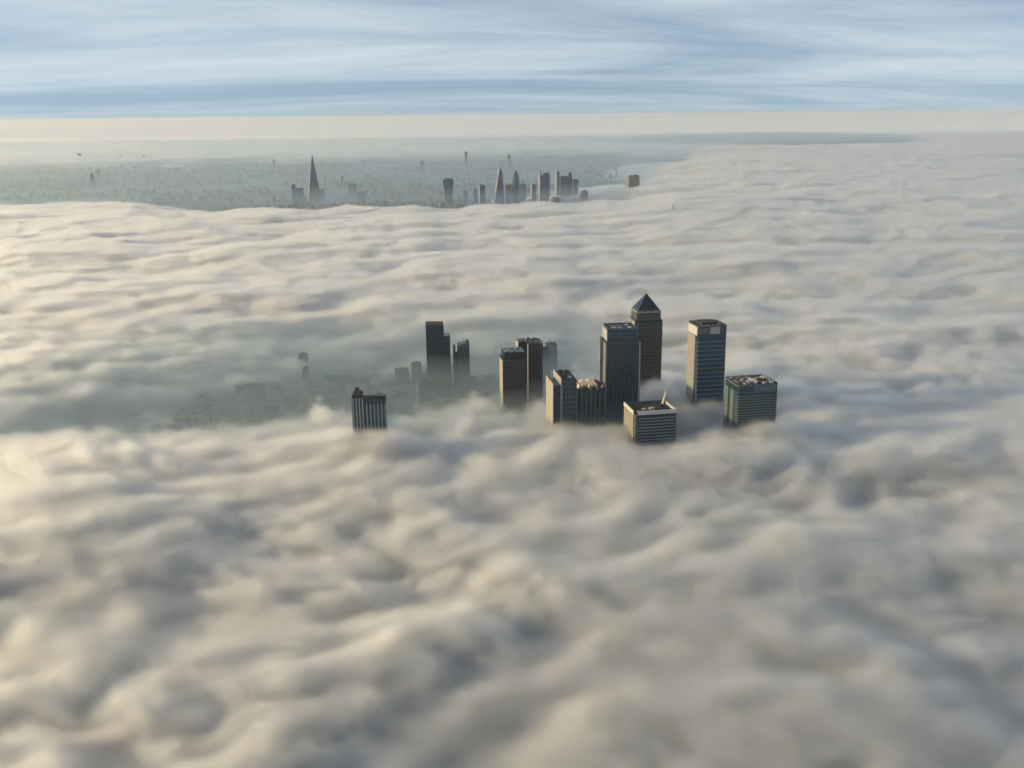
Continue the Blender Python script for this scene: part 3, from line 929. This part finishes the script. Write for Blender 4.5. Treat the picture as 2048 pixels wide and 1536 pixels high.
far_tower('lone_square_block', 'lone square grey block standing in fog right of the far towers', 861, 7060, 78, 60, 138, 'far_grey', 10, cap=((-25, -5, 0, 7), (8, 34, 0, 10)), lit=False)
t = thing('pale_spire', 'pale slim steeple poking out of the right hand fog', 'steeple', (845, 5250, 0), 0, None)
part(t, 'tower', MT['white'], rect(-4.5, 4.5, -4.5, 4.5), 0, 92)
part(t, 'spire', MT['white'], rounded(-4, 4, -4, 4, 3), 92, 118, 0.15)
t = thing('roof_in_fog', 'dark flat roof with bright gable barely above the fog', 'building', (262, 5900, 0), 8, None)
part(t, 'body', MT['far_grey'], rect(-14, 24, 0, 30), 0, 92)
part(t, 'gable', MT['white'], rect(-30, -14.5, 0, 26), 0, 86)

# single towers farther back
GB = 'dim towers far back in the haze'
for i, (x, y, w, h, m, lab) in enumerate((
        (-490, 11500, 26, 165, 'far_grey', 'thin dim tower behind the bulging tower'),
        (-8, 11000, 24, 138, 'far_grey', 'thin dim tower far behind the wedge tower'),
        (-900, 10500, 34, 104, 'far_grey', 'small dim tower far back left of the bulging tower'),
        (-2652, 11500, 26, 92, 'far_grey', 'dim tower at the right end of the faint row left of the glass spire'),
        (-2740, 11500, 18, 72, 'far_pale', 'pale short tower left of the faint row'),
        (-2700, 11450, 16, 76, 'far_pale', 'pale short tower in the middle of the faint row'),
        (-1350, 8200, 24, 92, 'far_grey', 'dim grey tower right of the glass spire'),
        (-1486, 8300, 18, 76, 'far_pale', 'small pale tower just right of the glass spire'),
        (-2958, 9500, 44, 52, 'white', 'small bright white block in the hazy city on the left'),
        (-3425, 10500, 46, 60, 'far_grey', 'dark low block left of the bright white block'),
        (-3873, 9600, 36, 92, 'far_grey', 'dim grey tower just behind the slender round tower'),
        (-5125, 13500, 26, 96, 'far_grey', 'tiny dim block near the yellow far fog, left of centre pair'),
        (-4824, 13500, 40, 88, 'far_grey', 'tiny dark block near the yellow far fog, right of its fellow'),
        (-5667, 13500, 40, 120, 'far_grey', 'dark tower at the far left by the yellow fog'),
        (-1290, 6950, 40, 74, 'far_grey', 'low dim block at the right foot of the glass spire'),
        (-1130, 7300, 60, 84, 'far_grey', 'dim broad block well right of the glass spire'),
        (-1010, 6900, 50, 60, 'far_blue', 'low bluish block midway between glass spire and bulging tower'),
        (85, 6600, 40, 120, 'far_grey', 'dim grey block right of the round-topped tower'),
        (-285, 6500, 30, 84, 'far_grey', 'low grey block right of the bulging tower'),
        (-225, 6600, 24, 92, 'far_blue', 'low bluish block left of the short dark tower'))):
    t = thing('dim_tower', lab, 'tower', (x, y, 0), 8, GB)
    part(t, 'shaft', MT[m], rect(-w / 2, w / 2, 0, w), 0, h)
    part(t, 'roof_storey', MT['far_grey'], rect(-w / 4, w / 4, w * .25, w * .75), h, h + 6)

# the carpet of low roofs
def low_roofs(name, label, n, region, seed, hmin, hmax):
    r = np.random.default_rng(seed)
    x, y = region(r, n)
    n = len(x)
    w = r.uniform(9, 34, n); d = r.uniform(9, 26, n); h = hmin + (hmax - hmin) * r.random(n) ** 2.5
    a = r.uniform(-0.5, 0.5, n)
    ca, sa = np.cos(a), np.sin(a)
    cs = np.array([(-1, -1, 0), (1, -1, 0), (1, 1, 0), (-1, 1, 0), (-1, -1, 1), (1, -1, 1), (1, 1, 1), (-1, 1, 1)], float)
    lx = cs[None, :, 0] * w[:, None] / 2; ly = cs[None, :, 1] * d[:, None] / 2
    v = np.stack([x[:, None] + lx * ca[:, None] - ly * sa[:, None], y[:, None] + lx * sa[:, None] + ly * ca[:, None], cs[None, :, 2] * h[:, None]], -1)
    f = np.array([(0, 1, 5, 4), (1, 2, 6, 5), (2, 3, 7, 6), (3, 0, 4, 7), (4, 5, 6, 7)])
    q = (f[None] + 8 * np.arange(n)[:, None, None]).reshape(-1, 4)
    me = bpy.data.meshes.new(name)
    me.vertices.add(8 * n); me.vertices.foreach_set('co', v.astype(np.float32).ravel())
    me.loops.add(q.size); me.loops.foreach_set('vertex_index', q.astype(np.int32).ravel())
    me.polygons.add(len(q)); me.polygons.foreach_set('loop_start', (np.arange(len(q)) * 4).astype(np.int32))
    mi = np.repeat(r.choice(4, n, p=(0.5, 0.2, 0.27, 0.03)), 5)
    me.polygons.foreach_set('material_index', mi.astype(np.int32))
    me.update(calc_edges=True)
    for k in ('far_grey', 'far_red', 'roof', 'plant'):
        me.materials.append(MT[k])
    o = new_obj(name, me, None)
    o['kind'] = 'stuff'
    o['label'] = label
    return o

def far_region(r, n):
    m = 4 * n
    y = 5500 + (16500 - 5500) * r.random(m) ** 1.3
    x = r.uniform(-0.62, 0.105, m) * y
    # streets and quarters run thick and thin, with parks and the river left open
    k = fbm(x / 900, y / 900, 91, 3)
    river = np.abs(y - 7600 - 700 * np.sin(x / 1500.0))
    ok = np.nonzero((k > -0.25 + 0.5 * r.random(m)) & (river > 170))[0][:n]
    return x[ok], y[ok]
def near_region(r, n):
    return r.uniform(-1250, 150, n), r.uniform(1650, 2500, n)
low_roofs('low_rise_city', 'carpet of low roofs of the hazy far city', 10000, far_region, 3, 8, 40)
low_roofs('low_rise_quarter', 'low roofs at the bottom of the misty hollow', 900, near_region, 4, 7, 22)

# ------------------------------------------------------------------ air
hz = box('haze', -200000, 200000, -200000, 200000, -5, 608)
hm = volume_mat('haze_air', 3e-5, (1.0, 0.975, 0.92), 0.8, attr=False)
hz.data.materials.append(hm)
hz['kind'] = 'stuff'
bm = bmesh.new()
prism(bm, [(-17000, 5950), (250, 5950), (700, 6800), (3400, 17500), (7600, 18500), (8600, 22500), (7000, 27000), (2500, 24000), (-17000, 23000)], -2, 120)
mi = new_obj('mist', mesh_of('mist', bm), None)
mi.data.materials.append(volume_mat('mist_air', 5e-4, (0.52, 0.70, 0.86), 0.45, attr=False))
mi['kind'] = 'stuff'
mi2 = box('mist', -1050, 250, 1600, 2600, -1.5, 85)
mi2.data.materials.append(volume_mat('hollow_mist', 3.4e-3, (0.46, 0.57, 0.64), 0.4, attr=False))
mi2['kind'] = 'stuff'
